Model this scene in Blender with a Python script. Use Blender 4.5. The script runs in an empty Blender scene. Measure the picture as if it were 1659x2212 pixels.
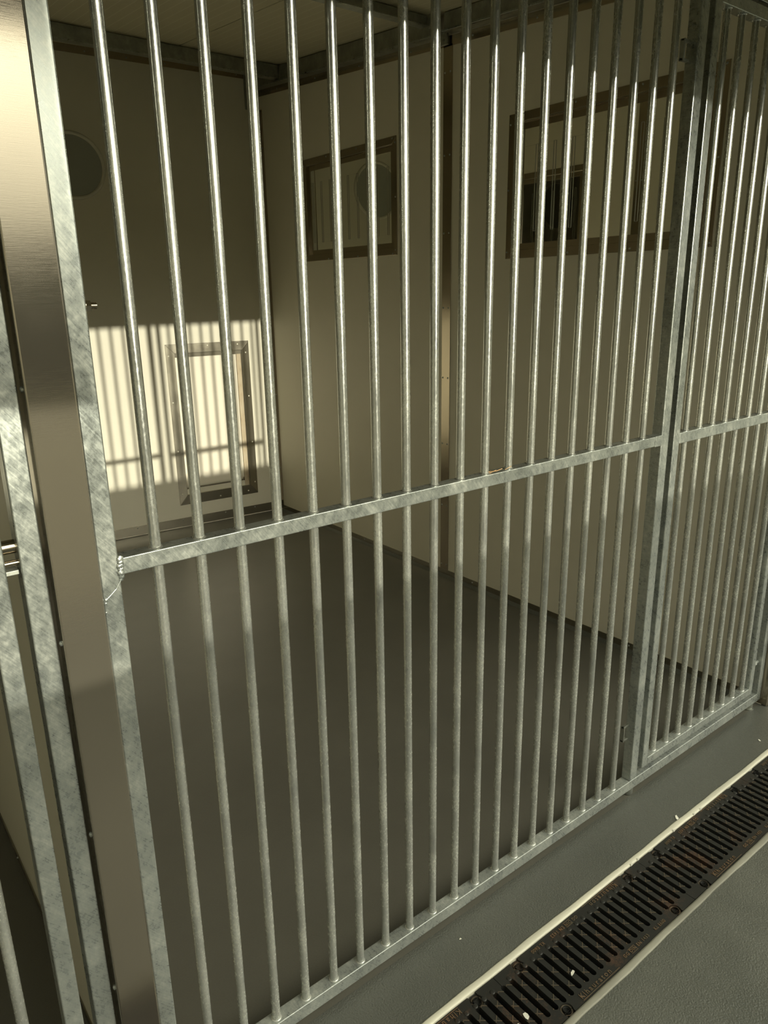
import bpy, bmesh, math, random
from mathutils import Vector, Matrix
random.seed(7)
PI = math.pi
C = bpy.context.scene.collection
SC = bpy.context.scene

# ------------------------------------------------------------------ camera
cd = bpy.data.cameras.new('camera'); cam = bpy.data.objects.new('camera', cd); C.objects.link(cam)
YAW, PITCH, ROLL, FPX = 0.6643, 0.2890, -0.0164, 1593.7
fw = Vector((math.sin(YAW)*math.cos(PITCH), math.cos(YAW)*math.cos(PITCH), -math.sin(PITCH)))
r0 = Vector((math.cos(YAW), -math.sin(YAW), 0)); u0 = r0.cross(fw)
rr = math.cos(ROLL)*r0 + math.sin(ROLL)*u0
uu = -math.sin(ROLL)*r0 + math.cos(ROLL)*u0
M = Matrix((rr, uu, -fw)).transposed().to_4x4()
M.translation = Vector((-0.3749, -1.0349, 1.4426))
cam.matrix_world = M
cd.sensor_fit = 'VERTICAL'; cd.sensor_height = 36.0; cd.lens = 36.0*FPX/2212.0
cd.clip_start = 0.02; cd.clip_end = 500
SC.camera = cam

# ------------------------------------------------------------------ sun, sky, exposure
SUN_STRENGTH = 3.35
SUN_COLOR = (1.0, 0.955, 0.77)
SKY_STRENGTH = 1.0
EXPOSURE = 0.25
SUN_DIR = Vector((-0.005, 1.0, -0.172)).normalized()      # the way the light travels
sd = bpy.data.lights.new('sun', 'SUN'); sd.energy = SUN_STRENGTH; sd.color = SUN_COLOR; sd.angle = 0.0093
sun = bpy.data.objects.new('sun', sd); C.objects.link(sun)
sun.rotation_euler = SUN_DIR.to_track_quat('-Z', 'Y').to_euler()
sun.location = (0, -6, 4)
w = bpy.data.worlds.new('world'); SC.world = w; w.use_nodes = True
nt = w.node_tree; nt.nodes.clear()
out = nt.nodes.new('ShaderNodeOutputWorld'); bg = nt.nodes.new('ShaderNodeBackground')
tc = nt.nodes.new('ShaderNodeTexCoord'); sep = nt.nodes.new('ShaderNodeSeparateXYZ')
nt.links.new(tc.outputs['Generated'], sep.inputs[0])
ramp = nt.nodes.new('ShaderNodeValToRGB'); ramp.color_ramp.interpolation = 'EASE'
cr = ramp.color_ramp
cr.elements[0].position = 0.0; cr.elements[0].color = (0.48, 0.455, 0.355, 1)
cr.elements[1].position = 0.80; cr.elements[1].color = (1.3, 1.38, 1.22, 1)
e = cr.elements.new(0.23); e.color = (0.62, 0.61, 0.50, 1)
e = cr.elements.new(0.34); e.color = (2.7, 2.6, 2.1, 1)
e = cr.elements.new(0.55); e.color = (1.6, 1.6, 1.35, 1)
nt.links.new(sep.outputs[2], ramp.inputs[0])
dot = nt.nodes.new('ShaderNodeVectorMath'); dot.operation = 'DOT_PRODUCT'
dot.inputs[1].default_value = (0.36, -0.78, 0.51)      # added bright sky lobe, lights the bars from the front right
nt.links.new(tc.outputs['Generated'], dot.inputs[0])
mx = nt.nodes.new('ShaderNodeMath'); mx.operation = 'MAXIMUM'; mx.inputs[1].default_value = 0
nt.links.new(dot.outputs['Value'], mx.inputs[0])
pw = nt.nodes.new('ShaderNodeMath'); pw.operation = 'POWER'; pw.inputs[1].default_value = 16
nt.links.new(mx.outputs[0], pw.inputs[0])
glow = nt.nodes.new('ShaderNodeMix'); glow.data_type = 'RGBA'; glow.blend_type = 'ADD'
glow.inputs[0].default_value = 1.0
gc = nt.nodes.new('ShaderNodeMix'); gc.data_type = 'RGBA'
nt.links.new(pw.outputs[0], gc.inputs[0])
gc.inputs[6].default_value = (0, 0, 0, 1); gc.inputs[7].default_value = (6.5, 6.2, 4.9, 1)
nt.links.new(ramp.outputs[0], glow.inputs[6]); nt.links.new(gc.outputs[2], glow.inputs[7])
# bright haze around and just above the low sun
dot2 = nt.nodes.new('ShaderNodeVectorMath'); dot2.operation = 'DOT_PRODUCT'; dot2.inputs[1].default_value = (0.005, -0.9636, 0.2672)
nt.links.new(tc.outputs['Generated'], dot2.inputs[0])
mx2 = nt.nodes.new('ShaderNodeMath'); mx2.operation = 'MAXIMUM'; mx2.inputs[1].default_value = 0; nt.links.new(dot2.outputs['Value'], mx2.inputs[0])
pw2 = nt.nodes.new('ShaderNodeMath'); pw2.operation = 'POWER'; pw2.inputs[1].default_value = 170; nt.links.new(mx2.outputs[0], pw2.inputs[0])
hz = nt.nodes.new('ShaderNodeMix'); hz.data_type = 'RGBA'; nt.links.new(pw2.outputs[0], hz.inputs[0])
hz.inputs[6].default_value = (0, 0, 0, 1); hz.inputs[7].default_value = (19.0, 18.0, 14.2, 1)
ad2 = nt.nodes.new('ShaderNodeMix'); ad2.data_type = 'RGBA'; ad2.blend_type = 'ADD'; ad2.inputs[0].default_value = 1.0
nt.links.new(glow.outputs[2], ad2.inputs[6]); nt.links.new(hz.outputs[2], ad2.inputs[7])
nt.links.new(ad2.outputs[2], bg.inputs['Color']); bg.inputs['Strength'].default_value = SKY_STRENGTH
nt.links.new(bg.outputs[0], out.inputs[0])
SC.view_settings.view_transform = 'Standard'; SC.view_settings.look = 'None'
SC.view_settings.exposure = EXPOSURE; SC.view_settings.gamma = 1.0
SC.view_settings.use_curve_mapping = False
SC.cycles.max_bounces = 8; SC.cycles.diffuse_bounces = 5; SC.cycles.glossy_bounces = 5
SC.cycles.transparent_max_bounces = 12

# ------------------------------------------------------------------ materials
def new_mat(name):
    m = bpy.data.materials.new(name); m.use_nodes = True
    return m, m.node_tree, m.node_tree.nodes['Principled BSDF']
def pos(n, scale=(1, 1, 1), local=False):
    mp = n.nodes.new('ShaderNodeMapping'); mp.inputs['Scale'].default_value = scale
    if local:
        g = n.nodes.new('ShaderNodeTexCoord'); n.links.new(g.outputs['Object'], mp.inputs[0])
    else:
        g = n.nodes.new('ShaderNodeNewGeometry'); n.links.new(g.outputs['Position'], mp.inputs[0])
    return mp.outputs[0]
def noise(n, vec, scale, detail=4, rough=0.55):
    t = n.nodes.new('ShaderNodeTexNoise'); t.inputs['Scale'].default_value = scale
    t.inputs['Detail'].default_value = detail; t.inputs['Roughness'].default_value = rough
    n.links.new(vec, t.inputs['Vector']); return t.outputs['Fac']
def rampn(n, fac, stops):
    r = n.nodes.new('ShaderNodeValToRGB')
    r.color_ramp.elements[0].position = stops[0][0]; r.color_ramp.elements[0].color = (*stops[0][1], 1)
    r.color_ramp.elements[1].position = stops[-1][0]; r.color_ramp.elements[1].color = (*stops[-1][1], 1)
    for p, c in stops[1:-1]:
        q = r.color_ramp.elements.new(p); q.color = (*c, 1)
    n.links.new(fac, r.inputs[0]); return r.outputs[0]
def bump(n, b, h, strength, dist):
    x = n.nodes.new('ShaderNodeBump'); x.inputs['Strength'].default_value = strength
    x.inputs['Distance'].default_value = dist
    n.links.new(h, x.inputs['Height']); n.links.new(x.outputs[0], b.inputs['Normal'])
def add(n, a, b_, fa=1.0, fb=1.0):
    m1 = n.nodes.new('ShaderNodeMath'); m1.operation = 'MULTIPLY'; m1.inputs[1].default_value = fa; n.links.new(a, m1.inputs[0])
    m2 = n.nodes.new('ShaderNodeMath'); m2.operation = 'MULTIPLY_ADD'; m2.inputs[1].default_value = fb
    n.links.new(b_, m2.inputs[0]); n.links.new(m1.outputs[0], m2.inputs[2]); return m2.outputs[0]

def galvanised(name, dark, mid, light, rl=0.3, rh=0.5, stretch=(1, 1, 0.35), metal=0.9, sc=70, metal_low=None, scuffs=False):
    m, n, b = new_mat(name)
    v = pos(n, stretch)
    n1 = noise(n, v, sc, 6, 0.7)
    n2 = noise(n, pos(n, (1, 1, 0.6)), 14, 3, 0.6)
    f = add(n, n1, n2, 0.62, 0.38)
    if scuffs:
        mp0 = n.nodes.new('ShaderNodeMapping'); mp0.inputs['Rotation'].default_value = (0, math.radians(-52), 0)
        mp = n.nodes.new('ShaderNodeMapping'); mp.inputs['Scale'].default_value = (22, 60, 420)
        gq = n.nodes.new('ShaderNodeNewGeometry'); n.links.new(gq.outputs['Position'], mp0.inputs[0]); n.links.new(mp0.outputs[0], mp.inputs[0])
        sc_ = noise(n, mp.outputs[0], 1.0, 4, 0.75)
        f = add(n, f, sc_, 0.70, 0.30)
    col = rampn(n, f, [(0.30, dark), (0.50, mid), (0.68, light)])
    n.links.new(col, b.inputs['Base Color'])
    rg = rampn(n, f, [(0.36, (rl,)*3), (0.62, (rh,)*3)])
    n.links.new(rg, b.inputs['Roughness'])
    b.inputs['Metallic'].default_value = metal
    if metal_low:
        # metallic drops low on the steel, broken up by noise
        sz = n.nodes.new('ShaderNodeSeparateXYZ'); gg = n.nodes.new('ShaderNodeNewGeometry'); n.links.new(gg.outputs['Position'], sz.inputs[0])
        mr = n.nodes.new('ShaderNodeMapRange'); mr.inputs[1].default_value = 1.35; mr.inputs[2].default_value = 0.15
        mr.inputs[3].default_value = 0.0; mr.inputs[4].default_value = 1.0; n.links.new(sz.outputs[2], mr.inputs[0])
        mm = n.nodes.new('ShaderNodeMath'); mm.operation = 'MULTIPLY'; n.links.new(mr.outputs[0], mm.inputs[0])
        n.links.new(rampn(n, n2, [(0.25, (0.55,)*3), (0.65, (1.0,)*3)]), mm.inputs[1])
        ms = n.nodes.new('ShaderNodeMapRange'); ms.inputs[3].default_value = metal; ms.inputs[4].default_value = metal_low; n.links.new(mm.outputs[0], ms.inputs[0])
        n.links.new(ms.outputs[0], b.inputs['Metallic'])
    bump(n, b, noise(n, v, sc*2, 3, 0.6), 0.07, 0.0004)
    return m
M_BAR = galvanised('galvanised_tube', (0.38, 0.395, 0.38), (0.50, 0.51, 0.47), (0.62, 0.63, 0.56), 0.20, 0.30, (1, 1, 0.55), 0.97, 260, 0.38)
M_POST = galvanised('galvanised_square_tube', (0.23, 0.255, 0.255), (0.36, 0.385, 0.36), (0.60, 0.62, 0.56), 0.22, 0.38, (1, 1, 0.75), 0.95, 95, 0.35, True)
M_BEAM = galvanised('galvanised_beam', (0.20, 0.22, 0.20), (0.34, 0.35, 0.31), (0.5, 0.52, 0.46), 0.38, 0.55, (1, 1, 1), 0.85, 22)

def stainless(name, col, rough, streak=(1, 1, 60)):
    m, n, b = new_mat(name)
    b.inputs['Base Color'].default_value = (*col, 1); b.inputs['Metallic'].default_value = 1.0
    f = noise(n, pos(n, streak), 30, 3)
    g = noise(n, pos(n), 9, 3)
    rg = rampn(n, add(n, f, g, 0.5, 0.5), [(0.3, (rough*0.75,)*3), (0.7, (rough*1.3,)*3)])
    n.links.new(rg, b.inputs['Roughness'])
    bump(n, b, f, 0.06, 0.0004)
    return m
M_CAP = stainless('brushed_stainless_cap', (0.36, 0.325, 0.26), 0.12)
M_CAP.node_tree.nodes['Principled BSDF'].inputs['Metallic'].default_value = 0.86
M_TRIM = stainless('stainless_trim', (0.42, 0.365, 0.28), 0.17)

def paint(name, col, rough=0.45, var=0.03, bmp=0.0):
    m, n, b = new_mat(name)
    f = noise(n, pos(n), 3, 5, 0.6)
    lo = tuple(c*(1-var) for c in col); hi = tuple(min(1, c*(1+var)) for c in col)
    n.links.new(rampn(n, f, [(0.3, lo), (0.7, hi)]), b.inputs['Base Color'])
    b.inputs['Roughness'].default_value = rough
    b.inputs['Specular IOR Level'].default_value = 0.4
    if bmp: bump(n, b, noise(n, pos(n), 900, 2), bmp, 0.0004)
    return m
M_HATCH = stainless('satin_steel', (0.34, 0.315, 0.25), 0.22)
M_HATCH.node_tree.nodes['Principled BSDF'].inputs['Metallic'].default_value = 0.92
M_WALL = paint('beige_panel', (0.68, 0.648, 0.53), 0.5, 0.02, 0.15)
M_BOARD = paint('white_flap_board', (0.76, 0.71, 0.585), 0.45, 0.02)
M_RING = paint('grey_plastic_ring', (0.66, 0.64, 0.54), 0.45, 0.02)
M_BLACK = paint('black_rubber', (0.012, 0.012, 0.012), 0.6)
M_DARKBAND = paint('dark_grey_band', (0.05, 0.052, 0.042), 0.5)
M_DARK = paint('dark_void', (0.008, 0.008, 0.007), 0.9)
M_PAPER = paint('scrap_paper', (0.78, 0.76, 0.66), 0.8)
M_STRAW = paint('dry_straw', (0.42, 0.26, 0.12), 0.7)
M_GREY = paint('dark_glass_disc', (0.36, 0.37, 0.32), 0.25, 0.03)
M_GROUND = paint('far_ground', (0.07, 0.075, 0.045), 0.9, 0.3)
M_HEDGE = paint('hedge_green', (0.028, 0.034, 0.018), 0.9, 0.4)

def ceil_mat():
    m, n, b = new_mat('roof_panel')
    sx = n.nodes.new('ShaderNodeSeparateXYZ'); g = n.nodes.new('ShaderNodeNewGeometry'); n.links.new(g.outputs['Position'], sx.inputs[0])
    def lines(pitch, width, off=0.0):
        a = n.nodes.new('ShaderNodeMath'); a.operation = 'ADD'; a.inputs[1].default_value = off + 50; n.links.new(sx.outputs[0], a.inputs[0])
        d = n.nodes.new('ShaderNodeMath'); d.operation = 'MODULO'; d.inputs[1].default_value = pitch; n.links.new(a.outputs[0], d.inputs[0])
        c = n.nodes.new('ShaderNodeMath'); c.operation = 'LESS_THAN'; c.inputs[1].default_value = width; n.links.new(d.outputs[0], c.inputs[0])
        return c.outputs[0]
    rib = lines(0.05, 0.004)
    col = rampn(n, rib, [(0.0, (0.56, 0.52, 0.37)), (1.0, (0.66, 0.63, 0.48))])
    n.links.new(col, b.inputs['Base Color']); b.inputs['Roughness'].default_value = 0.5
    bump(n, b, rib, 0.5, 0.002)
    return m
M_CEIL = ceil_mat()

def floor_mat(name, lo, hi, grain, gscale, rough=0.42):
    m, n, b = new_mat(name)
    f = add(n, noise(n, pos(n), 2.2, 6, 0.65), noise(n, pos(n), 260, 2, 0.6), 0.7, 0.3)
    n.links.new(rampn(n, f, [(0.3, lo), (0.7, hi)]), b.inputs['Base Color'])
    b.inputs['Roughness'].default_value = rough; b.inputs['Specular IOR Level'].default_value = 0.5
    v = n.nodes.new('ShaderNodeTexVoronoi'); v.inputs['Scale'].default_value = gscale; v.feature = 'SMOOTH_F1'
    n.links.new(pos(n), v.inputs['Vector'])
    h = add(n, v.outputs['Distance'], noise(n, pos(n), gscale*0.9, 2, 0.5), -0.9, 0.5)
    bump(n, b, h, grain, 0.0016)
    return m
M_FLOOR_IN = floor_mat('smooth_epoxy', (0.098, 0.094, 0.076), (0.135, 0.130, 0.106), 0.10, 330, 0.36)
M_FLOOR_OUT = floor_mat('grained_epoxy', (0.082, 0.086, 0.074), (0.112, 0.115, 0.098), 0.85, 330, 0.34)
M_AISLE = floor_mat('aisle_floor', (0.066, 0.070, 0.058), (0.150, 0.153, 0.129), 0.9, 300, 0.42)
M_RIM_GLINT = paint('polymer_concrete_rim_and_glint', (0.70, 0.675, 0.55), 0.35, 0.10, 0.3)
M_RIM2 = paint('worn_rim', (0.30, 0.29, 0.235), 0.5, 0.3, 0.3)

def rust_mat(name, base, rust, thr, r=0.45):
    m, n, b = new_mat(name)
    f = add(n, noise(n, pos(n), 9, 5, 0.6), noise(n, pos(n), 160, 4, 0.75), 0.65, 0.35)
    n.links.new(rampn(n, f, [(thr-0.06, base), (thr+0.10, rust)]), b.inputs['Base Color'])
    b.inputs['Metallic'].default_value = 0.35; b.inputs['Roughness'].default_value = r
    bump(n, b, noise(n, pos(n), 500, 3), 0.35, 0.0008)
    return m
M_IRON = rust_mat('cast_iron', (0.030, 0.030, 0.026), (0.13, 0.068, 0.040), 0.60)
M_LET = rust_mat('raised_letters', (0.15, 0.12, 0.078), (0.24, 0.14, 0.075), 0.5, 0.5)
M_RIB = rust_mat('cast_iron_ribs', (0.12, 0.10, 0.070), (0.19, 0.12, 0.07), 0.55, 0.5)

def wood_mat():
    m, n, b = new_mat('pine_lining')
    f = noise(n, pos(n, (40, 40, 3)), 6, 4, 0.6); k = noise(n, pos(n, (1, 1, 0.7)), 18, 2)
    c = rampn(n, add(n, f, k, 0.5, 0.5), [(0.3, (0.50, 0.43, 0.31)), (0.55, (0.42, 0.34, 0.22)), (0.74, (0.20, 0.12, 0.07))])
    n.links.new(c, b.inputs['Base Color']); b.inputs['Roughness'].default_value = 0.6
    return m
M_WOOD = wood_mat()

def glass_mat(name, tint, gloss=1.0):
    m = bpy.data.materials.new(name); m.use_nodes = True; n = m.node_tree; n.nodes.clear()
    o = n.nodes.new('ShaderNodeOutputMaterial'); t = n.nodes.new('ShaderNodeBsdfTransparent'); t.inputs[0].default_value = (*tint, 1)
    g = n.nodes.new('ShaderNodeBsdfGlossy'); g.inputs['Roughness'].default_value = 0.03
    f = n.nodes.new('ShaderNodeFresnel'); f.inputs[0].default_value = 1.45
    gg = n.nodes.new('ShaderNodeNewGeometry'); iv = n.nodes.new('ShaderNodeMath'); iv.operation = 'SUBTRACT'; iv.inputs[0].default_value = gloss; n.links.new(gg.outputs['Backfacing'], iv.inputs[1])
    k = n.nodes.new('ShaderNodeMath'); k.operation = 'MULTIPLY'; n.links.new(iv.outputs[0], k.inputs[1]); n.links.new(f.outputs[0], k.inputs[0])
    x = n.nodes.new('ShaderNodeMixShader'); n.links.new(k.outputs[0], x.inputs[0]); n.links.new(t.outputs[0], x.inputs[1]); n.links.new(g.outputs[0], x.inputs[2])
    n.links.new(x.outputs[0], o.inputs[0]); return m
M_PANE = glass_mat('acrylic_pane', (0.965, 0.975, 0.955))
M_PANE_EDGE = paint('acrylic_edge', (0.34, 0.33, 0.26), 0.3)

# ------------------------------------------------------------------ mesh helpers
class MB:
    def __init__(s): s.bm = bmesh.new()
    def box(s, x0, x1, y0, y1, z0, z1):
        v = [s.bm.verts.new((x, y, z)) for x in (x0, x1) for y in (y0, y1) for z in (z0, z1)]
        for f in ((0, 1, 3, 2), (4, 6, 7, 5), (0, 4, 5, 1), (2, 3, 7, 6), (0, 2, 6, 4), (1, 5, 7, 3)):
            s.bm.faces.new([v[i] for i in f])
        return s
    def hexa(s, pts):
        v = [s.bm.verts.new(p) for p in pts]      # bottom 4 then top 4
        for f in ((3, 2, 1, 0), (4, 5, 6, 7), (0, 1, 5, 4), (1, 2, 6, 5), (2, 3, 7, 6), (3, 0, 4, 7)):
            s.bm.faces.new([v[i] for i in f])
        return s
    def cyl(s, a, b, r, seg=24, r2=None, caps=True):
        a = Vector(a); b = Vector(b); d = (b-a).normalized()
        q = d.to_track_quat('Z', 'Y'); r2 = r if r2 is None else r2
        A = []; B = []
        for i in range(seg):
            t = 2*PI*i/seg; o = q @ Vector((math.cos(t), math.sin(t), 0))
            A.append(s.bm.verts.new(a+o*r)); B.append(s.bm.verts.new(b+o*r2))
        for i in range(seg):
            j = (i+1) % seg
            f = s.bm.faces.new((A[i], A[j], B[j], B[i])); f.smooth = seg > 8
        if caps:
            s.bm.faces.new([s.bm.verts.new(v.co) for v in A[::-1]]); s.bm.faces.new([s.bm.verts.new(v.co) for v in B])
        return s
    def lathe(s, prof, origin, axis, seg=48):
        q = Vector(axis).to_track_quat('Z', 'Y'); o = Vector(origin); rings = []
        for r, h in prof:
            rings.append([s.bm.verts.new(o + q @ Vector((r*math.cos(2*PI*i/seg), r*math.sin(2*PI*i/seg), h))) for i in range(seg)])
        for k in range(len(rings)-1):
            for i in range(seg):
                j = (i+1) % seg
                f = s.bm.faces.new((rings[k][i], rings[k][j], rings[k+1][j], rings[k+1][i])); f.smooth = True
        return s
    def prism(s, poly, z0, z1):
        a = [s.bm.verts.new((x, y, z0)) for x, y in poly]; b = [s.bm.verts.new((x, y, z1)) for x, y in poly]
        n = len(poly); s.bm.faces.new(a[::-1]); s.bm.faces.new(b)
        for i in range(n):
            j = (i+1) % n; s.bm.faces.new((a[i], a[j], b[j], b[i]))
        return s
    def blob(s, c, r, seed=0, jit=0.3, sub=2, sc=(1, 1, 1)):
        g = bmesh.ops.create_icosphere(s.bm, subdivisions=sub, radius=1.0); rnd = random.Random(seed)
        for v in g['verts']:
            k = r*(1+rnd.uniform(-jit, jit)); v.co = Vector((v.co.x*k*sc[0], v.co.y*k*sc[1], v.co.z*k*sc[2])) + Vector(c)
        for f in s.bm.faces:
            if len(f.verts) == 3: f.smooth = True
        return s
    def mesh(s, name, mat):
        bmesh.ops.recalc_face_normals(s.bm, faces=s.bm.faces[:])
        me = bpy.data.meshes.new(name); s.bm.to_mesh(me); s.bm.free()
        if mat: me.materials.append(mat)
        return me
    def build(s, name, mat, parent=None, bevel=0.0, seg=2):
        o = bpy.data.objects.new(name, s.mesh(name, mat)); C.objects.link(o)
        if parent: o.parent = parent
        if bevel:
            b = o.modifiers.new('bevel', 'BEVEL'); b.width = bevel; b.segments = seg; b.limit_method = 'ANGLE'; b.harden_normals = True
        return o
def tag(o, label, cat=None, group=None, kind=None):
    o['label'] = label
    if cat: o['category'] = cat
    if group: o['group'] = group
    if kind: o['kind'] = kind
    return o
def thing(name, label, cat, loc=(0, 0, 0), group=None, kind=None, rz=0.0):
    o = bpy.data.objects.new(name, None); o.empty_display_size = 0.05; C.objects.link(o); o.location = loc; o.rotation_euler = (0, 0, rz)
    return tag(o, label, cat, group, kind)
def put(mb, name, mat, parent, bevel=0.0, seg=2):
    """link a mesh given in world coordinates below an Empty that stands at its own place"""
    bmesh.ops.translate(mb.bm, verts=mb.bm.verts[:], vec=-Vector(parent.location))
    return mb.build(name, mat, parent, bevel, seg)
def struct(name, mb, mat, label, cat, bevel=0.0):
    o = mb.build(name, mat, None, bevel); return tag(o, label, cat, None, 'structure')

CZ = lambda y: 2.470 + 0.07*y          # underside of the sloping roof
XR = 2.128                             # face of the window wall
XF = 3.62                              # window wall of the next kennel
BW = lambda x: 3.325 + 0.072*(2.128-x) # face of the rear wall
TH = -math.atan(0.072)

# ------------------------------------------------------------------ floors, walls, roof
struct('floor', MB().box(-2.6, 5.4, -0.015, 3.9, -0.06, 0.0), M_FLOOR_IN, 'smooth dark grey coated floor inside the kennels behind the bars', 'floor')
def wavy(x0, x1, ya, yb, z0, z1, amp_a, amp_b, seed, n=160):
    mb = MB(); rnd = random.Random(seed); A = []
    pa = [rnd.uniform(0, 6.28) for _ in range(6)]
    def wv(x, k): return (math.sin(x*9+pa[k])*0.5+math.sin(x*23+pa[k+1])*0.3+math.sin(x*61+pa[k+2])*0.2)
    rows = []
    for i in range(n+1):
        x = x0+(x1-x0)*i/n; a = ya+amp_a*wv(x, 0); b = yb+amp_b*wv(x, 3); m_ = (a+b)/2
        rows.append([mb.bm.verts.new(p) for p in ((x, a, z0), (x, a, z1*0.4), (x, a*0.8+b*0.2, z1), (x, m_*0.6+b*0.4, z1), (x, b, z1*0.6), (x, b, z0))])
    for i in range(n):
        for k in range(5):
            f = mb.bm.faces.new((rows[i][k], rows[i+1][k], rows[i+1][k+1], rows[i][k+1])); f.smooth = k in (1, 2, 3)
    return mb
struct('floor_apron', MB().box(-2.6, 5.4, -0.170, -0.015, -0.06, 0.0), M_FLOOR_OUT, 'grainy grey floor strip between the bars and the drain', 'floor')
struct('floor_aisle', MB().box(-2.6, 5.4, -2.70, -0.354, -0.06, 0.0), M_AISLE, 'coarse grey aisle floor on the outer side of the drain', 'floor')
ch = thing('drain_channel', 'long floor drain channel with pale rims, set in front of the bars', 'drain', (1.0, -0.262, 0), None, 'structure')
put(wavy(-2.6, 5.4, -0.1625, -0.1800, -0.02, 0.0042, 0.0022, 0.0012, 3, 500), 'rim', M_RIM_GLINT, ch)['label'] = 'bright cream rim on the side of the bars'
put(wavy(-2.6, 5.4, -0.3610, -0.3455, -0.02, 0.0030, 0.0020, 0.0008, 5, 500), 'rim', M_RIM2, ch)['label'] = 'worn grey rim on the aisle side'
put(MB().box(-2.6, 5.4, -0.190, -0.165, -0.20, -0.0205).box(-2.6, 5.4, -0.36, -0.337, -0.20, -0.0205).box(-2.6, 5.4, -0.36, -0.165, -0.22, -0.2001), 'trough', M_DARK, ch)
for k, xx in enumerate((1.095, 1.125, 1.295, 1.40, 1.435)):
    put(MB().box(xx-0.004, xx+0.004, -0.1812, -0.1785, -0.004, 0.0056), 'rim_clip', M_PAPER, ch)

# rear wall (slightly skewed), drawn in its own frame: x along the wall, -y into the room
def rear(mb, name, mat, parent=None, bevel=0.0):
    o = mb.build(name, mat, parent, bevel)
    if not parent: o.location = (2.128, 3.325, 0); o.rotation_euler = (0, 0, TH)
    return o
ux = lambda x: (x-2.128)*math.sqrt(1+0.072**2)
FX0, FX1, FZ0, FZ1 = ux(1.467), ux(1.905), 0.211, 1.105
PX, PZ, PR = ux(1.010), 2.1255, 0.1715
wb = MB()
wb.box(ux(-2.55), FX0, 0, 0.06, 0, 2.80).box(FX1, ux(5.4), 0, 0.06, 0, 2.80).box(FX0, FX1, 0, 0.06, 0, FZ0).box(FX0, FX1, 0, 0.06, FZ1, 2.80)
o = rear(wb, 'wall_back', M_WALL); tag(o, 'beige rear wall with the framed dog hatch, half in sunlight', 'wall', None, 'structure')

def panel_wall(x, holes, ya, yb, t=0.056):
    """wall of constant x with rectangular openings (y0, y1, z0, z1); top follows the roof"""
    mb = MB(); ys = sorted({ya, yb, *[h[0] for h in holes], *[h[1] for h in holes]})
    for a, b in zip(ys, ys[1:]):
        h = [q for q in holes if q[0] <= a and q[1] >= b]
        def col(z0, z1a, z1b):
            mb.hexa([(x, a, z0), (x+t, a, z0), (x+t, b, z0), (x, b, z0), (x, a, z1a), (x+t, a, z1a), (x+t, b, z1b), (x, b, z1b)])
        if h:
            col(0, h[0][2], h[0][2]); col(h[0][3], CZ(a)+0.01, CZ(b)+0.01)
        else: col(0, CZ(a)+0.01, CZ(b)+0.01)
    return mb
WIN1 = (2.045, 2.832, 1.656, 2.138); WIN2 = (0.376, 1.248, 1.604, 2.098)
struct('wall_right', panel_wall(XR, [WIN1, WIN2], -0.02, 3.40), M_WALL, 'beige side wall with the two framed windows', 'wall')
struct('wall_next', panel_wall(XF, [WIN1, WIN2], -0.02, 3.30), M_WALL, 'beige side wall of the next kennel, seen through the windows', 'wall')
struct('wall_left', panel_wall(-0.150, [], 0.012, 3.50), M_WALL, 'beige dividing wall left of the tall barred panel', 'wall')
struct('wall_end', panel_wall(5.30, [], -1.0, 3.3), M_WALL, 'beige end wall beyond the next kennel', 'wall')
struct('wall_dimming', MB().box(3.68, 5.36, -0.01, 0.03, 0.0, 2.46), M_WALL, 'added beige front wall darkening the kennel beyond the next one', 'wall')  # unseen front wall added to keep light out of the third kennel
struct('wall_side', panel_wall(-1.72, [], -2.6, 3.62), M_WALL, 'beige end wall of the kennel on the far side of the divider, extended unseen across the aisle to block low sky', 'wall')  # front end run out over the aisle to cut low sky from the left
struct('wall_front_and_blocker', MB().box(-2.6, 5.4, -2.66, -2.60, -0.02, 1.347).box(-2.6, -0.045, -2.64, -2.61, 1.757, 3.05).box(-0.80, -0.74, -2.66, -2.61, 1.3471, 1.7569).box(-2.6, -2.54, -2.66, -2.61, 1.3471, 1.7569), M_WALL, 'low beige wall across the aisle, with an added unseen board above it that blocks the sun', 'wall', 0.002)  # upper boxes: added sun-blocking board on two posts, shades the left post and cap
struct('reflection_band', MB().box(-2.6, 5.4, -2.665, -2.596, 0.975, 1.352), M_DARKBAND, 'added dark band along the top of the low wall across the aisle, for the end cap reflection', 'trim')  # unseen band, added so the end cap mirrors something dark
rf = MB()
y0, y1 = -0.95, 3.9
seams = [-2.6, 0.50-1.0, 0.50, 1.50, 2.50, 3.5, 4.5, 5.4]
for a, b in zip(seams, seams[1:]):
    rf.hexa([(a+.003, y0, CZ(y0)), (b-.003, y0, CZ(y0)), (b-.003, y1, CZ(y1)), (a+.003, y1, CZ(y1)),
             (a+.003, y0, CZ(y0)+.05), (b-.003, y0, CZ(y0)+.05), (b-.003, y1, CZ(y1)+.05), (a+.003, y1, CZ(y1)+.05)])
rf.hexa([(-2.6, y0, CZ(y0)+.012), (5.4, y0, CZ(y0)+.012), (5.4, y1, CZ(y1)+.012), (-2.6, y1, CZ(y1)+.012), (-2.6, y0, CZ(y0)+.08), (5.4, y0, CZ(y0)+.08), (5.4, y1, CZ(y1)+.08), (-2.6, y1, CZ(y1)+.08)])
struct('ceiling', rf, M_CEIL, 'ribbed cream roof panels above the kennels', 'ceiling')
struct('roof_eave', MB().box(-2.6, 5.4, -1.0, -0.95, 2.022, 2.46), M_BEAM, 'metal eave board along the front edge of the roof', 'eave')
g_ = struct('ground', MB().box(-60, 60, -70, -2.70, -0.10, -0.06), M_GROUND, 'open ground beyond the low aisle wall', 'ground')
hm = MB(); rnd = random.Random(4)
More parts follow.
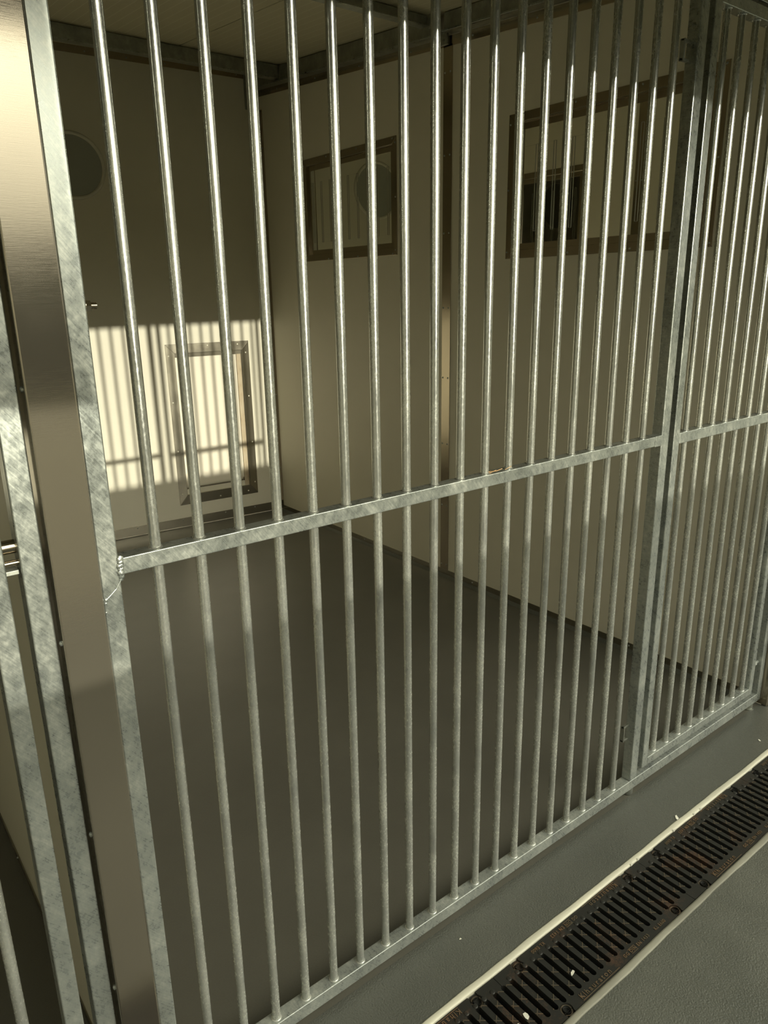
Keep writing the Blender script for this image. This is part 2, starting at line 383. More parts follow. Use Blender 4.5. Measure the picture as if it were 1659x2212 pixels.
for k in range(60):
    hm.blob((-30+k*1.0+rnd.uniform(-.3, .3), -25+rnd.uniform(-.5, .5), 1.0), 1.0, k, 0.12, 2, (1.1, 1.0, rnd.uniform(2.2, 2.5)))
tag(hm.build('hedge', M_HEDGE), 'dark hedge beyond the open ground, against the low sun', 'hedge', None, 'stuff')

# roof steelwork
def roof_beam(label, pts, lip=None, name='roof_beam'):
    t = thing(name, label, 'beam', pts[0], 'galvanised roof beams')
    a, b, wdt, h = pts[0], pts[1], pts[2], pts[3]
    return t
t = thing('roof_beam', 'galvanised roof beam along the top of the window wall, rear length', 'beam', (2.10, 2.4, 2.58))
def sloped(x0, x1, ya, yb, zl, zh):
    return MB().hexa([(x0, ya, zl(ya)), (x1, ya, zl(ya)), (x1, yb, zl(yb)), (x0, yb, zl(yb)), (x0, ya, zh(ya)), (x1, ya, zh(ya)), (x1, yb, zh(yb)), (x0, yb, zh(yb))])
put(sloped(2.080, 2.127, 1.70, 3.31, lambda y: 2.384+.07*y, lambda y: CZ(y)-.004), 'web', M_BEAM, t, 0.002)
put(sloped(2.066, 2.080, 1.70, 3.31, lambda y: 2.384+.07*y, lambda y: 2.390+.07*y), 'lip', M_POST, t, 0.001)
t = thing('roof_beam', 'galvanised roof beam along the top of the window wall, front length with bright lower lip', 'beam', (2.10, 0.6, 2.45))
put(sloped(2.080, 2.127, -0.9, 1.63, lambda y: 2.394+.07*y, lambda y: CZ(y)-.004), 'web', M_BEAM, t, 0.002)
put(sloped(2.064, 2.080, -0.9, 1.63, lambda y: 2.392+.07*y, lambda y: 2.400+.07*y), 'lip', M_POST, t, 0.001)
t = thing('roof_beam', 'galvanised roof beam crossing in front of the rear wall', 'beam', (0.9, 3.02, 2.64))
put(MB().box(-1.64, 2.079, 3.0, 3.04, 2.607, CZ(3.0)-.003), 'web', M_BEAM, t, 0.002)
put(MB().box(-1.64, 2.060, 2.988, 3.0, 2.607, 2.612), 'lip', M_POST, t)
t = thing('roof_beam', 'galvanised roof beam crossing the middle of the roof', 'beam', (0.9, 1.74, 2.56))
put(MB().box(-0.06, 2.060, 1.715, 1.755, 2.545, CZ(1.7)-.003), 'web', M_BEAM, t, 0.002)
put(MB().box(-0.06, 2.060, 1.703, 1.715, 2.545, 2.549), 'lip', M_POST, t)
def plate(name, label, pts, depth_dir, thick, holes):
    pass
t = thing('bracket_plate', 'dark galvanised bracket bolted where the roof beams meet', 'bracket', (2.072, 1.675, 2.55))
put(MB().box(2.060, 2.066, 1.645, 1.71, 2.535, 2.625).box(2.066, 2.079, 1.65, 1.70, 2.54, 2.58), 'plate', M_BEAM, t, 0.004, 3)
put(MB().cyl((2.052, 1.668, 2.585), (2.061, 1.668, 2.585), 0.010, 6), 'bolt', M_POST, t)
t = thing('bracket_plate', 'small dark bracket at the head of the wall strip, under the larger one', 'bracket', (2.115, 1.675, 2.49))
put(MB().box(2.108, 2.112, 1.642, 1.705, 2.470, 2.532).box(2.112, 2.1275, 1.65, 1.70, 2.474, 2.53), 'plate', M_BEAM, t, 0.003, 3)
put(MB().cyl((2.103, 1.662, 2.488), (2.109, 1.662, 2.488), 0.006, 12).cyl((2.103, 1.662, 2.518), (2.109, 1.662, 2.518), 0.005, 12), 'rivet', M_POST, t)
o = rear(MB().box(ux(2.036), ux(2.127), -0.010, -0.001, 2.505, 2.70), 'corner_plate', M_BEAM, None, 0.004); tag(o, 'dark steel plate in the upper rear corner under the roof', 'plate')

# ------------------------------------------------------------------ trims with screws
def screw_x(mb, x, y, z, r=0.0045, d=-1):
    mb.lathe([(r, 0), (r*0.85, 0.0016), (r*0.35, 0.0026), (0.0003, 0.0028)], (x, y, z), (d, 0, 0), 14)
def screw_y(mb, x, y, z, r=0.0045):
    mb.lathe([(r, 0), (r*0.85, 0.0016), (r*0.35, 0.0026), (0.0003, 0.0028)], (x, y, z), (0, -1, 0), 14)
def trim(name, label, build, screws, kind='x', rearwall=False, mat=None):
    t = thing(name, label, 'trim', (2.128, 3.325, 0) if rearwall else (0, 0, 0), None, 'structure', TH if rearwall else 0)
    build.build('strip', mat or (M_HATCH if name.startswith('baseboard') else M_TRIM), t, 0.0008)
    for s in screws:
        m_ = MB(); (screw_y if rearwall else screw_x)(m_, *s); m_.build('screw', M_POST, t)
    return t
XT = XR-0.003
trim('trim_1', 'brown-grey steel cover strip upright on the window wall between the windows', MB().box(XT, XR-.0004, 1.622, 1.680, 0.035, 2.472),
     [(XT, y, z) for z in (0.063, 0.387, 0.709, 1.037, 1.368, 1.703, 2.034, 2.367) for y in (1.635, 1.670)])
trim('trim_2', 'steel edge strip along the top of the window wall', sloped(XT, XR-.0004, 0.0, 3.32, lambda y: 2.350+.07*y, lambda y: 2.390+.07*y),
     [(XT, y, 2.368+.07*y) for y in (0.35, 0.75, 1.15, 1.50, 1.90, 2.30, 2.70, 3.10)])
trim('trim_3', 'steel corner strip between the window wall and the rear wall', MB().box(XT, XR-.0004, 3.290, 3.322, 0.03, 2.51),
     [(XT, 3.306, z) for z in (0.3, 0.8, 1.3, 1.8, 2.3)])
trim('baseboard_right', 'low steel skirting along the foot of the window wall', MB().box(XT, XR-.0004, 0.0, 3.32, 0.006, 0.036),
     [(XT, y, 0.023, 0.004) for y in (0.526, 0.98, 1.440, 1.894, 2.35, 2.8)])
trim('baseboard_back', 'brown-grey steel skirting along the foot of the rear wall', MB().box(ux(0.0), ux(2.122), -0.003, -0.0004, 0.006, 0.062),
     [(ux(x), -0.003, 0.050, 0.004) for x in (0.55, 0.84, 1.13, 1.423, 1.714, 1.926)], rearwall=True)
trim('trim_4', 'dark steel strip along the top of the rear wall', MB().box(ux(0.0), ux(2.10), -0.003, -0.0004, 2.669, 2.735),
     [(ux(x), -0.003, 2.685, 0.004) for x in (0.50, 0.71, 0.925, 1.14, 1.356, 1.569, 1.78, 1.993)], rearwall=True)
struct('trim_5', MB().hexa([(XR-.0005, 0, .001), (XR-.028, 0, .001), (XR-.028, 3.3, .001), (XR-.0005, 3.3, .001), (XR-.0005, 0, .010), (XR-.024, 0, .002), (XR-.024, 3.3, .002), (XR-.0005, 3.3, .010)]),
       M_AISLE, 'grey sealed floor cove at the foot of the window wall', 'trim')

# ------------------------------------------------------------------ windows in the side walls
def rect_frame(mb, x0, x1, a, b, c, d, wa):
    """picture frame in a plane of constant x, outer a..b (y), c..d (z), mitred, member width wa"""
    O = [(a, c), (b, c), (b, d), (a, d)]; I = [(a+wa, c+wa), (b-wa, c+wa), (b-wa, d-wa), (a+wa, d-wa)]
    for i in range(4):
        j = (i+1) % 4
        mb.hexa([(x0, *O[i]), (x0, *O[j]), (x0, *I[j]), (x0, *I[i]), (x1, *O[i]), (x1, *O[j]), (x1, *I[j]), (x1, *I[i])])
    return mb
def side_window(name, label, x, hole, slots, screws):
    a, b, c, d = hole
    t = thing(name, label, 'window', (x, (a+b)/2, (c+d)/2), None, 'structure')
    fr = MB(); rect_frame(fr, x-0.0035, x-0.0005, a-.031, b+.031, c-.031, d+.034, .034)
    put(fr, 'frame', M_TRIM, t, 0.0012)
    li = MB(); rect_frame(li, x+0.010, x+0.013, a+.001, b-.001, c+.001, d-.001, .028)
    rect_frame(li, x-0.0005, x+0.012, a+.0005, b-.0005, c+.0005, d-.0005, .003)
    put(li, 'inner_lip', M_TRIM, t, 0.0006)
    fr = MB(); rect_frame(fr, x+0.0565, x+0.0595, a-.031, b+.031, c-.031, d+.034, .034)
    put(fr, 'rear_frame', M_TRIM, t)
    # clear sheet with upright slots cut through it
    px, pt = x+0.0145, 0.004; za, zb = c+.004, d-.004; s0, s1 = slots[1], slots[2]; w_ = 0.011
    m_ = MB(); e_ = MB(); ys = sorted(slots[0]); cur = a+.004
    for y in ys:
        m_.box(px, px+pt, cur, y-w_/2, s0, s1); cur = y+w_/2
        e_.box(px-.0004, px+pt+.0004, y-w_/2-.0009, y-w_/2, s0, s1).box(px-.0004, px+pt+.0004, y+w_/2, y+w_/2+.0009, s0, s1)
        e_.box(px-.0004, px+pt+.0004, y-w_/2, y+w_/2, s1, s1+.0012).box(px-.0004, px+pt+.0004, y-w_/2, y+w_/2, s0-.0012, s0)
    m_.box(px, px+pt, cur, b-.004, s0, s1)
    m_.box(px, px+pt, a+.004, b-.004, za, s0).box(px, px+pt, a+.004, b-.004, s1, zb)
    bmesh.ops.remove_doubles(m_.bm, verts=m_.bm.verts[:], dist=1e-5)
    p = put(m_, 'pane', M_PANE, t); p['label'] = 'clear slotted sheet'
    put(e_, 'slot_edges', M_PANE_EDGE, t)
    for y, z in screws:
        s_ = MB(); screw_x(s_, x-.0035, y, z, .0042); put(s_, 'screw', M_POST, t)
SL1 = ([2.106+.0857*k for k in range(9)], 1.726, 2.046); SL2 = ([1.141, 1.050, 0.959, 0.66, 0.57, 0.48], 1.679, 2.006)
SC1 = [(2.62, 2.161), (2.342, 2.161), (2.045, 2.163), (2.023, 2.142), (2.024, 1.897), (2.027, 1.649), (2.05, 1.632), (2.347, 1.632), (2.626, 1.632), (2.852, 1.65), (2.852, 1.9), (2.852, 2.14)]
SC2 = [(1.270, 2.094), (1.272, 1.846), (1.272, 1.600), (0.948, 1.584), (0.663, 1.584), (0.659, 2.123), (0.944, 2.120), (0.357, 2.122), (0.357, 1.586), (0.354, 1.85)]
side_window('window_1', 'smaller steel-framed window with upright slots, nearer the rear corner', XR, WIN1, SL1, SC1)
side_window('window_2', 'wider steel-framed window with few slots, behind the gate', XR, WIN2, SL2, SC2)
side_window('window_4', 'steel-framed window in the far side wall of the next kennel, seen through the wide window', XF, WIN1, SL1, SC1)
side_window('window_5', 'steel-framed window nearer the front in the far wall of the next kennel', XF, WIN2, SL2, SC2)
trim('baseboard_left', 'thin steel skirting on the far side of the dividing wall', MB().box(-0.153, -0.1504, 0.03, 3.4, 0.004, 0.030), [(-0.153, y, 0.02, 0.003) for y in (0.5, 0.85, 1.2)])
trim('trim_6', 'steel cover strip on the far wall of the next kennel', MB().box(XF-.003, XF-.0004, 1.622, 1.680, 0.035, 2.472), [(XF-.003, y, z) for z in (1.703, 2.034) for y in (1.635, 1.670)])

# ------------------------------------------------------------------ portholes and dog hatch on the rear wall
def porthole(name, label, x, z, R_):
    t = thing(name, label, 'window', (2.128, 3.325, 0), None, 'structure', TH)
    u = ux(x)
    MB().lathe([(R_, 0.0), (R_, 0.006), (R_-.004, 0.011), (R_-.014, 0.012), (R_-.019, 0.007), (R_-.020, 0.0)], (u, -0.0005, z), (0, -1, 0), 72).build('ring', M_RING, t)
    MB().cyl((u, -0.0005, z), (u, -0.0045, z), R_-.0195, 72).build('glass', M_GREY, t)
porthole('window_3', 'round porthole with pale ring high on the rear wall, left behind the bars', 1.010, 2.1255, 0.1715)
porthole('window_7', 'dark round porthole two kennels along, seen through both wide windows', 4.72, 2.09, 0.185)
porthole('window_6', 'round porthole in the next kennel, seen through the smaller window', 2.975, 2.110, 0.185)

t = thing('dog_hatch', 'steel-framed dog hatch with pale board low on the sunlit rear wall', 'hatch', (2.128, 3.325, 0), None, None, TH)
OX0, OX1, OZ0, OZ1 = ux(1.413), ux(1.957), 0.147, 1.161
mb = MB(); O = [(OX0, OZ0), (OX1, OZ0), (OX1, OZ1), (OX0, OZ1)]; I = [(FX0, FZ0), (FX1, FZ0), (FX1, FZ1), (FX0, FZ1)]
for i in range(4):
    j = (i+1) % 4
    mb.hexa([(O[i][0], -.0005, O[i][1]), (O[j][0], -.0005, O[j][1]), (I[j][0], -.0005, I[j][1]), (I[i][0], -.0005, I[i][1]),
             (O[i][0], -.0030, O[i][1]), (O[j][0], -.0030, O[j][1]), (I[j][0], -.006, I[j][1]), (I[i][0], -.006, I[i][1])])
mb.build('frame', M_HATCH, t, 0.001)
MB().box(FX0, FX1, 0.0, 0.028, FZ1-.024, FZ1-.001).box(FX1-.004, FX1-.0005, 0, 0.028, FZ0, FZ1-.02).build('inner_lip', M_HATCH, t)
MB().box(FX1-.034, FX1-.004, 0.004, 0.030, FZ0+.002, FZ1-.025).build('lining', M_WOOD, t)['label'] = 'bare pine lining on the right side'
MB().box(FX0+.0005, FX1-.034, 0.012, 0.030, FZ0+.055, FZ1-.0235).build('board', M_BOARD, t, 0.001)
MB().box(FX0+.0005, FX1-.034, 0.006, 0.030, FZ0+.001, FZ0+.034).build('sill', M_WALL, t, 0.001)
MB().box(FX0-.02, FX1+.02, 0.0305, 0.040, FZ0-.02, FZ1+.02).build('backing', M_WALL, t)
MB().box(FX0+.0005, FX1-.034, 0.008, 0.030, FZ0+.0345, FZ0+.041).build('threshold', M_HATCH, t)
for x, z in [(1.681, 1.144), (1.881, 1.142), (1.50, 1.144), (1.933, 1.087), (1.936, 0.807), (1.939, 0.501), (1.939, 0.226), (1.887, 0.172), (1.688, 0.169), (1.49, 0.169), (1.433, 0.22), (1.432, 0.5), (1.430, 0.808), (1.429, 1.091)]:
    s_ = MB(); screw_y(s_, ux(x), -.0032, z, .0055); s_.build('rivet', M_RIM_GLINT, t)  # pale rim colour on the rivets stands in for their glints

# ------------------------------------------------------------------ galvanised front: fixed panel
YF, YB = -0.015, 0.015
def bar_mesh(z0, z1, beads, r=0.0084):
    m_ = MB().cyl((0, 0, z0), (0, 0, z1), r, 32)
    for z, up in beads: weld(m_, 0, z, up=up)
    return m_.mesh('bar', M_BAR)
def weld(mb, x, z, r=0.0095, up=1):
    mb.lathe([(r+.0012, 0), (r+.0008, .0008*up), (r-.0004, .0018*up), (r-.0014, .0022*up)], (x, 0, z), (0, 0, 1), 20)
fp = thing('barred_fence', 'tall fixed galvanised panel of nineteen upright bars, left of the gate', 'barred panel', (0.63, 0, 0))
BXO = 0.63
put(MB().box(-0.0895, -0.0612, YF, YB, 0.020, 2.12), 'post', M_POST, fp, 0.0025)
put(MB().box(1.3265, 1.3600, YF, YB, 0.052, 2.09), 'post', M_POST, fp, 0.0025)
put(MB().box(2.098, 2.1265, YF, YB, 0.020, 2.12), 'post', M_POST, fp, 0.0025)
put(MB().box(-0.0615, 2.0985, YF, YB, 0.020, 0.0515), 'bottom_rail', M_POST, fp, 0.002)
put(MB().box(-0.0615, 2.0985, YF, YB, 2.090, 2.120), 'top_rail', M_POST, fp, 0.002)
put(MB().box(-0.0615, 1.3270, YF, YB-.002, 1.0575, 1.0830), 'middle_rail', M_POST, fp, 0.0018)
put(MB().box(1.296, 1.3275, YF-.0015, YB-.003, 1.0565, 1.0840), 'rail_sleeve', M_POST, fp, 0.0015)
bm_ = bar_mesh(0.0, 2.040, [(0.0008, 1), (1.0327, .6)])
for i in range(19):
    o = bpy.data.objects.new('bar', bm_); C.objects.link(o); o.parent = fp; o.location = (0.07*i-BXO, 0, 0.0505)
wj = MB()
for k, (x, y, z, r) in enumerate([(-.0595, YF, 1.0815, .0052), (-.0592, YF-.0005, 1.0765, .0046), (-.0600, YF, 1.0715, .0054), (-.0596, YF, 1.0665, .0046), (-.0602, YF, 1.0615, .0054), (-.0598, YF+.001, 1.0560, .0050), (-.0610, YF+.001, 1.0515, .0036),
                                  (-.0850, YF+.0012, 1.0250, .0034), (-.0862, YF+.0012, 1.0195, .0030), (-.0840, YF+.0014, 1.0130, .0030), (-.0870, YF+.001, 1.0060, .0022)]):
    wj.blob((x, y, z), r, k, 0.16, 3, (1.0, 0.5, 1.1))
for p_, q_ in (((-.0610, YF, 1.0510), (-.0690, YF, 1.0390)), ((-.0690, YF, 1.0390), (-.0785, YF, 1.0310)), ((-.0785, YF, 1.0310), (-.0848, YF, 1.0262))): wj.cyl(p_, q_, .0011, 8)
put(wj, 'weld_joint', M_POST, fp)
put(MB().cyl((2.070, 0, 0.002), (2.070, 0, 0.020), 0.016, 24).cyl((2.070, 0, 0.0), (2.070, 0, 0.004), 0.020, 24), 'foot', M_BEAM, fp, 0.001)
put(MB().cyl((-0.03, 0, 0.002), (-0.03, 0, 0.020), 0.016, 24), 'foot', M_BEAM, fp, 0.001)
put(MB().cyl((1.34, 0, 0.002), (1.34, 0, 0.020), 0.016, 24), 'foot', M_BEAM, fp, 0.001)
bt = put(MB().cyl((-0.0612, 0.0, 1.432), (-0.0592, 0.0, 1.432), 0.0085, 24).cyl((-0.0592, 0, 1.432), (-0.0525, 0, 1.432), 0.0078, 6), 'nut', M_TRIM, fp)
th_ = MB().cyl((-0.0525, 0, 1.432), (-0.0440, 0, 1.432), 0.0040, 16)
for k in range(5): th_.cyl((-0.0522+.0017*k, 0, 1.432), (-0.0514+.0017*k, 0, 1.432), 0.0046, 16)
put(th_, 'threaded_stud', M_TRIM, fp)
def lug(parent, x, z, h):
    put(MB().box(x-.010, x+.0165, 0.004, 0.012, z-h/2, z-h/2+.006).box(x-.010, x+.0165, 0.004, 0.012, z+h/2-.006, z+h/2).box(x-.010, x-.005, 0.002, 0.014, z-h/2, z+h/2), 'hinge_lug', M_BEAM, parent, 0.001)
lug(fp, 1.310, 1.948, 0.044); lug(fp, 1.310, 0.210, 0.050)

# ------------------------------------------------------------------ gate
gt = thing('barred_gate', 'galvanised barred gate with nine bars at the right end of the front', 'gate', (1.72, 0, 0.07))
put(MB().box(1.3835, 1.4120, YF, YB, 0.070, 2.082), 'stile', M_POST, gt, 0.0025)
put(MB().box(2.028, 2.053, YF, YB, 0.070, 2.082), 'stile', M_POST, gt, 0.0025)
put(MB().box(1.4118, 2.0282, YF, YB, 0.0700, 0.0965), 'bottom_rail', M_POST, gt, 0.002)
put(MB().box(1.4118, 2.0282, YF, YB, 1.0495, 1.0785), 'middle_rail', M_POST, gt, 0.002)
put(MB().box(1.4118, 2.0282, YF, YB, 2.054, 2.082), 'top_rail', M_POST, gt, 0.002)
bg_ = bar_mesh(0.0, 1.960, [(0.0012, 1), (.9832, .6), (1.9583, -1)])
for i in range(9):
    x = 1.4598+0.0678*i
    o = bpy.data.objects.new('bar', bg_); C.objects.link(o); o.parent = gt; o.location = (x-1.72, 0, 0.0955-0.07)
put(MB().cyl((2.053, 0.0, 0.175), (2.098, 0.0, 0.175), 0.0055, 16).cyl((2.066, 0, 0.175), (2.076, 0, 0.175), 0.010, 6), 'hinge_pin', M_POST, gt)
put(MB().cyl((2.053, 0.0, 1.90), (2.098, 0.0, 1.90), 0.0055, 16), 'hinge_pin', M_POST, gt)

# ------------------------------------------------------------------ neighbour front, left of the divider
np_ = thing('barred_fence', 'galvanised frame post of the neighbouring kennel, just left of the steel end cap', 'barred panel', (-0.175, 0, 0))
put(MB().box(-0.1885, -0.1590, YF, YB, 0.020, 2.12), 'post', M_POST, np_, 0.0025)
put(MB().box(-1.64, -0.1885, YF, YB, 0.020, 0.0500), 'bottom_rail', M_POST, np_, 0.002)
put(MB().box(-1.64, -0.1885, YF, YB, 2.090, 2.120), 'top_rail', M_POST, np_, 0.002)
ng = thing('barred_gate', 'galvanised gate edge with a single bar at the far left, hinged on the neighbouring post', 'gate', (-0.22, 0, 0.07))
put(MB().box(-0.2335, -0.2065, YF, YB, 0.070, 2.082), 'stile', M_POST, ng, 0.0025)
put(MB().box(-0.93, -0.2335, YF, YB, 0.070, 0.0965), 'bottom_rail', M_POST, ng, 0.002)
put(MB().box(-0.93, -0.2335, YF, YB, 2.054, 2.082), 'top_rail', M_POST, ng, 0.002)
for i in range(5):
    o = bpy.data.objects.new('bar', bg_); C.objects.link(o); o.parent = ng; o.location = (-0.2885-0.0678*i+0.22, 0, 0.0955-0.07)
put(MB().cyl((-0.2070, 0.004, 1.1265), (-0.1880, 0.004, 1.1265), 0.0095, 20), 'hinge_barrel', M_TRIM, ng, 0.0008)
put(MB().cyl((-0.2120, -0.004, 1.1060), (-0.1880, -0.004, 1.1060), 0.0042, 16), 'hinge_pin', M_TRIM, ng)
put(MB().box(-0.2065, -0.1900, -0.008, 0.012, 1.090, 1.0965), 'hinge_plate', M_BEAM, ng, 0.001)

# ------------------------------------------------------------------ stainless end caps of the dividing walls
def end_cap(label, x0, x1, yfr, group=None, rivets=(), mat=None):
    t = thing('end_cap', label, 'end cap', ((x0+x1)/2, yfr, 0))
    cm = MB(); r = 0.0022
    prof = [(x0, 0.030), (x0, yfr+r), (x0+r*.3, yfr+r*.3), (x0+r, yfr), (x1-r, yfr), (x1-r*.3, yfr+r*.3), (x1, yfr+r), (x1, 0.030)]
    prof += [(x-(1 if x > (x0+x1)/2 else -1)*.0012, y+(0.0012 if y < 0 else 0)) for x, y in prof[::-1]]
    cm.prism(prof, 0.004, 2.40)
    put(cm, 'channel', mat or M_CAP, t)
    for z in rivets:
        m_ = MB(); screw_x(m_, x0, yfr+.013, z, .0042); put(m_, 'rivet', M_POST, t)
    return t
end_cap('brushed stainless end cap on the dividing wall, between the two galvanised posts', -0.1540, -0.0930, -0.030, rivets=(1.333, 0.980, 0.660, 0.36))
end_cap('stainless end cap on the window wall, beside the gate at the right edge', 2.1268, 2.186, -0.040, mat=M_TRIM)
for k in range(1):
    m_ = MB(); screw_y(m_, 2.150, -0.0402, 0.055, .005); o = m_.build('cap_screw', M_POST, bpy.data.objects['end_cap.001']); o.location = -Vector(bpy.data.objects['end_cap.001'].location)

# ------------------------------------------------------------------ cast iron gratings
JP, PITCH_G = 0.5750, 0.02586
LEN = PITCH_G*21
GY0, GY1, SY0, SY1 = -0.3440, -0.1808, -0.3185, -0.2080
def grate_body():
    b = MB().box(0.0006, LEN-.0006, GY0, GY1, -0.018, 0.0).mesh('body', M_IRON)
    c = MB()
    for k in range(22):
        x = k*PITCH_G; r = 0.0064; poly = []
        for q in range(9): a = PI*q/8; poly.append((x+r*math.cos(a), SY1-r+r*math.sin(a)))
        for q in range(9): a = PI+PI*q/8; poly.append((x+r*math.cos(a), SY0+r+r*math.sin(a)))
        c.prism(poly, -0.03, 0.01)
    for x, y in ((0.066, -0.1985), (LEN-.066, -0.1985), (0.066, -0.3300), (LEN-.066, -0.3300)):
        c.cyl((x, y, -0.03), (x, y, 0.01), 0.0085, 24)
        c.cyl((x, y, -0.006), (x, y, 0.01), 0.0150, 24)
        s_ = 1 if y > -0.25 else -1
        c.box(x-.0115, x+.0115, min(y+.004*s_, y+.03*s_), max(y+.004*s_, y+.03*s_), -0.0058, 0.01)
    bo = bpy.data.objects.new('tmp_a', b); co = bpy.data.objects.new('tmp_b', c.mesh('tmp_b', None)); C.objects.link(bo); C.objects.link(co)
    md = bo.modifiers.new('b', 'BOOLEAN'); md.operation = 'DIFFERENCE'; md.object = co; md.solver = 'EXACT'; md.use_self = True
    bv = bo.modifiers.new('v', 'BEVEL'); bv.width = .0007; bv.segments = 1; bv.limit_method = 'ANGLE'; bv.angle_limit = 0.9
    dg = bpy.context.evaluated_depsgraph_get(); me = bpy.data.meshes.new_from_object(bo.evaluated_get(dg)); me.name = 'grate_body'
    bpy.data.objects.remove(bo); bpy.data.objects.remove(co)
    return me
def grate_ribs():
    m_ = MB(); hw = 0.0064+.0003; p = 2*PITCH_G; G = 0.83
    for k in range(21):
        xa, xb = k*PITCH_G+hw, (k+1)*PITCH_G-hw
        for sgn, x0, yc in ((-1, 0.043, -0.2400), (1, 0.0176, -0.2491)):
            for n in range(-6, 20):
                f = lambda x: yc+sgn*G*(x-x0-n*p)
                pa, pb = (xa, f(xa)), (xb, f(xb))
                lo, hi = SY0+.004, SY1-.004
                t0, t1 = 0.0, 1.0; dy = pb[1]-pa[1]
                ta, tb = sorted(((lo-pa[1])/dy, (hi-pa[1])/dy)); t0, t1 = max(t0, ta), min(t1, tb)
                if t1-t0 < .15: continue
                A = Vector((pa[0]+(pb[0]-pa[0])*t0, pa[1]+dy*t0, 0)); B = Vector((pa[0]+(pb[0]-pa[0])*t1, pa[1]+dy*t1, 0))
                d = (B-A).normalized(); nn = Vector((-d.y, d.x, 0))*.00085
                P = [A-nn, B-nn, B+nn, A+nn]
                m_.hexa([(q.x, q.y, -.0002) for q in P]+[(q.x, q.y, .0012) for q in P])
    return m_.mesh('rib_lattice', M_RIB)
def grate_nubs():
    m_ = MB()
    for k in range(22):
        if k in (0, 21): continue
        x = k*PITCH_G
        m_.lathe([(.0060, -.0005), (.0056, .0009), (.0036, .0016), (.0003, .0018)], (x, SY1+.0030, 0), (0, 0, 1), 14)
    return m_
def text_mesh(txt, size, x, y, flip, spacing=1.0):
    cu = bpy.data.curves.new('t', 'FONT'); cu.body = txt; cu.size = size; cu.extrude = 0.0007; cu.align_x = 'LEFT'; cu.align_y = 'CENTER'; cu.resolution_u = 3; cu.offset = 0.00008
    cu.space_character = spacing
    ob = bpy.data.objects.new('t', cu); C.objects.link(ob)
    me = bpy.data.meshes.new_from_object(ob.evaluated_get(bpy.context.evaluated_depsgraph_get()))
    bpy.data.objects.remove(ob); bpy.data.curves.remove(cu)
    R = Matrix.Rotation(PI if flip else 0, 4, 'Z'); me.transform(Matrix.Translation((x, y, 0.0008)) @ R)
    return me
def join(meshes, name, mat):
    b = bmesh.new()
    for q in meshes: b.from_mesh(q); bpy.data.meshes.remove(q)
    me = bpy.data.meshes.new(name); b.to_mesh(me); b.free(); me.materials.clear(); me.materials.append(mat); return me
def side_text(flip):
    """maker's mark and norm text along one edge, x measured from the reading start"""
    f = (lambda x: LEN-x) if flip else (lambda x: x)
    y = -0.1925 if flip else -0.3318
    s_ = -1 if flip else 1
    def bar_(a, b, dy, w_=0.0009):
        q = MB().box(min(f(a), f(b)), max(f(a), f(b)), y+dy*s_-w_/2, y+dy*s_+w_/2, 0, .0013); return q.mesh('u', None)
    q = MB().box(min(f(.1225), f(.1238)), max(f(.1225), f(.1238)), y-.0065, y+.0065, 0, .0013)
    mark = join([text_mesh('K', 0.0165, f(.109), y, flip), q.mesh('u', None), text_mesh('hauraton', 0.0165, f(.128), y, flip, 1.45), bar_(.109, .236, -.0088)], 'maker_mark', M_LET)
    norm = join([text_mesh('GG DIN EN 1433', 0.0115, f(.266), y, flip, 1.15), bar_(.288, .311, -.0062, .0007), bar_(.288, .311, .0062, .0007)], 'norm_text', M_LET)
    cls = join([text_mesh('KL E600', 0.0115, f(.386), y, flip, 1.1)], 'class_text', M_LET)
    parts = [('maker_mark', mark), ('norm_text', norm), ('class_text', cls)]
    return parts
BODY = grate_body(); RIBS = grate_ribs(); NUBS = grate_nubs().mesh('slot_nubs', M_IRON)
TXT = side_text(True)+side_text(False)
BOLT = MB().cyl((0, 0, -.0155), (0, 0, -.0075), .0062, 6).mesh('bolt', M_BLACK)
COLL = MB().lathe([(.0145, -.006), (.0140, -.0035), (.0115, -.003), (.0095, -.0045), (.0088, -.012)], (0, 0, 0), (0, 0, 1), 28).mesh('collar', M_RIB)
glab = {-1: 'rusty cast iron grating, the one cut off by the bottom edge of the picture', 0: 'cast iron grating with rust-red lettered edge, in front of the middle bars',
        1: 'cast iron grating in front of the gate, next after the rust-edged one', 2: 'cast iron grating furthest along the drain, cut by the right edge'}
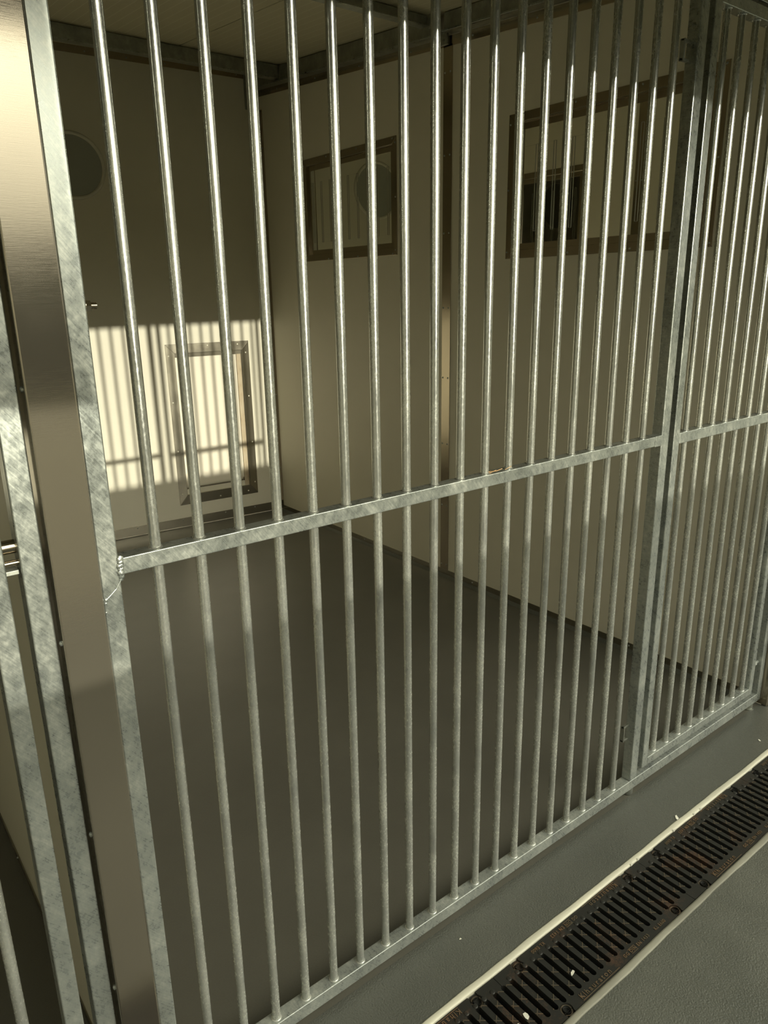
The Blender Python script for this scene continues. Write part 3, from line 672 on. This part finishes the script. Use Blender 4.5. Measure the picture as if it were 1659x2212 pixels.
for k in range(-1, 3):
    t = thing('drain_grating', glab[k], 'grating', (JP+LEN*k, 0, 0), 'cast iron gratings in the drain channel')
    for nm, me in (('body', BODY), ('rib_lattice', RIBS), ('slot_nubs', NUBS), *TXT):
        o = bpy.data.objects.new(nm, me); C.objects.link(o); o.parent = t; o.location = (0, 0, 0)
    for x, y in ((0.066, -0.1985), (LEN-.066, -0.1985), (0.066, -0.3300), (LEN-.066, -0.3300)):
        o = bpy.data.objects.new('bolt', BOLT); C.objects.link(o); o.parent = t; o.location = (x, y, 0)
        c = bpy.data.objects.new('collar', COLL); C.objects.link(c); c.parent = o

# ------------------------------------------------------------------ small litter
def scrap(label, x, y, z, s, seed, rz=0.0, asp=0.6, cat='scrap'):
    rnd = random.Random(seed); n = 7; poly = []
    for i in range(n):
        a = 2*PI*i/n; r = s*rnd.uniform(.6, 1.1); poly.append((r*math.cos(a), asp*r*math.sin(a)))
    m_ = MB().prism(poly, 0, .0006)
    for v in m_.bm.verts: v.co.z += .10*s*math.sin(v.co.x/s*3+seed)+.1*s
    o = m_.build('paper_scrap', M_PAPER); o.location = (x, y, z); o.rotation_euler = (0, 0, rz); tag(o, label, cat)
scrap('crumpled white paper scrap on the rust-edged grating', 0.718, -0.285, 0.0015, 0.010, 1, .3, .35)
scrap('white torn paper scrap between slots of the grating nearest the bottom edge', 0.5615, -0.288, 0.0012, 0.0085, 2, .9, .8)
scrap('tiny white paper fleck beside the torn scrap on the lower grating', 0.535, -0.291, 0.0012, 0.0055, 3, .5, .6)
scrap('pale flake lying on the grey strip against the cream drain rim', 1.351, -0.1560, 0.0004, 0.0105, 5, .7, .5)
scrap('small white flake on the grey strip near the gate foot', 1.903, -0.124, 0.0004, 0.007, 6, 1.2, .4)
scrap('small white crumb on the grey strip below the middle bars', 0.590, -0.064, 0.0004, 0.0035, 8, .2, .7)
st = MB()
pts = [(0.700, -0.006, 1.0845), (0.712, -0.004, 1.0855), (0.722, -0.0125, 1.0865), (0.738, -0.013, 1.0890)]
for a, b in zip(pts, pts[1:]): st.cyl(a, b, .0007, 6)
for a, b in (((0.748, -.012, 1.085), (0.766, -.013, 1.090)), ((0.705, -.009, 1.0842), (0.722, -.012, 1.0885))): st.cyl(a, b, .0006, 6)
tag(st.build('straw_wisp', M_STRAW), 'wisp of dry straw caught on the middle rail by a bar', 'straw')
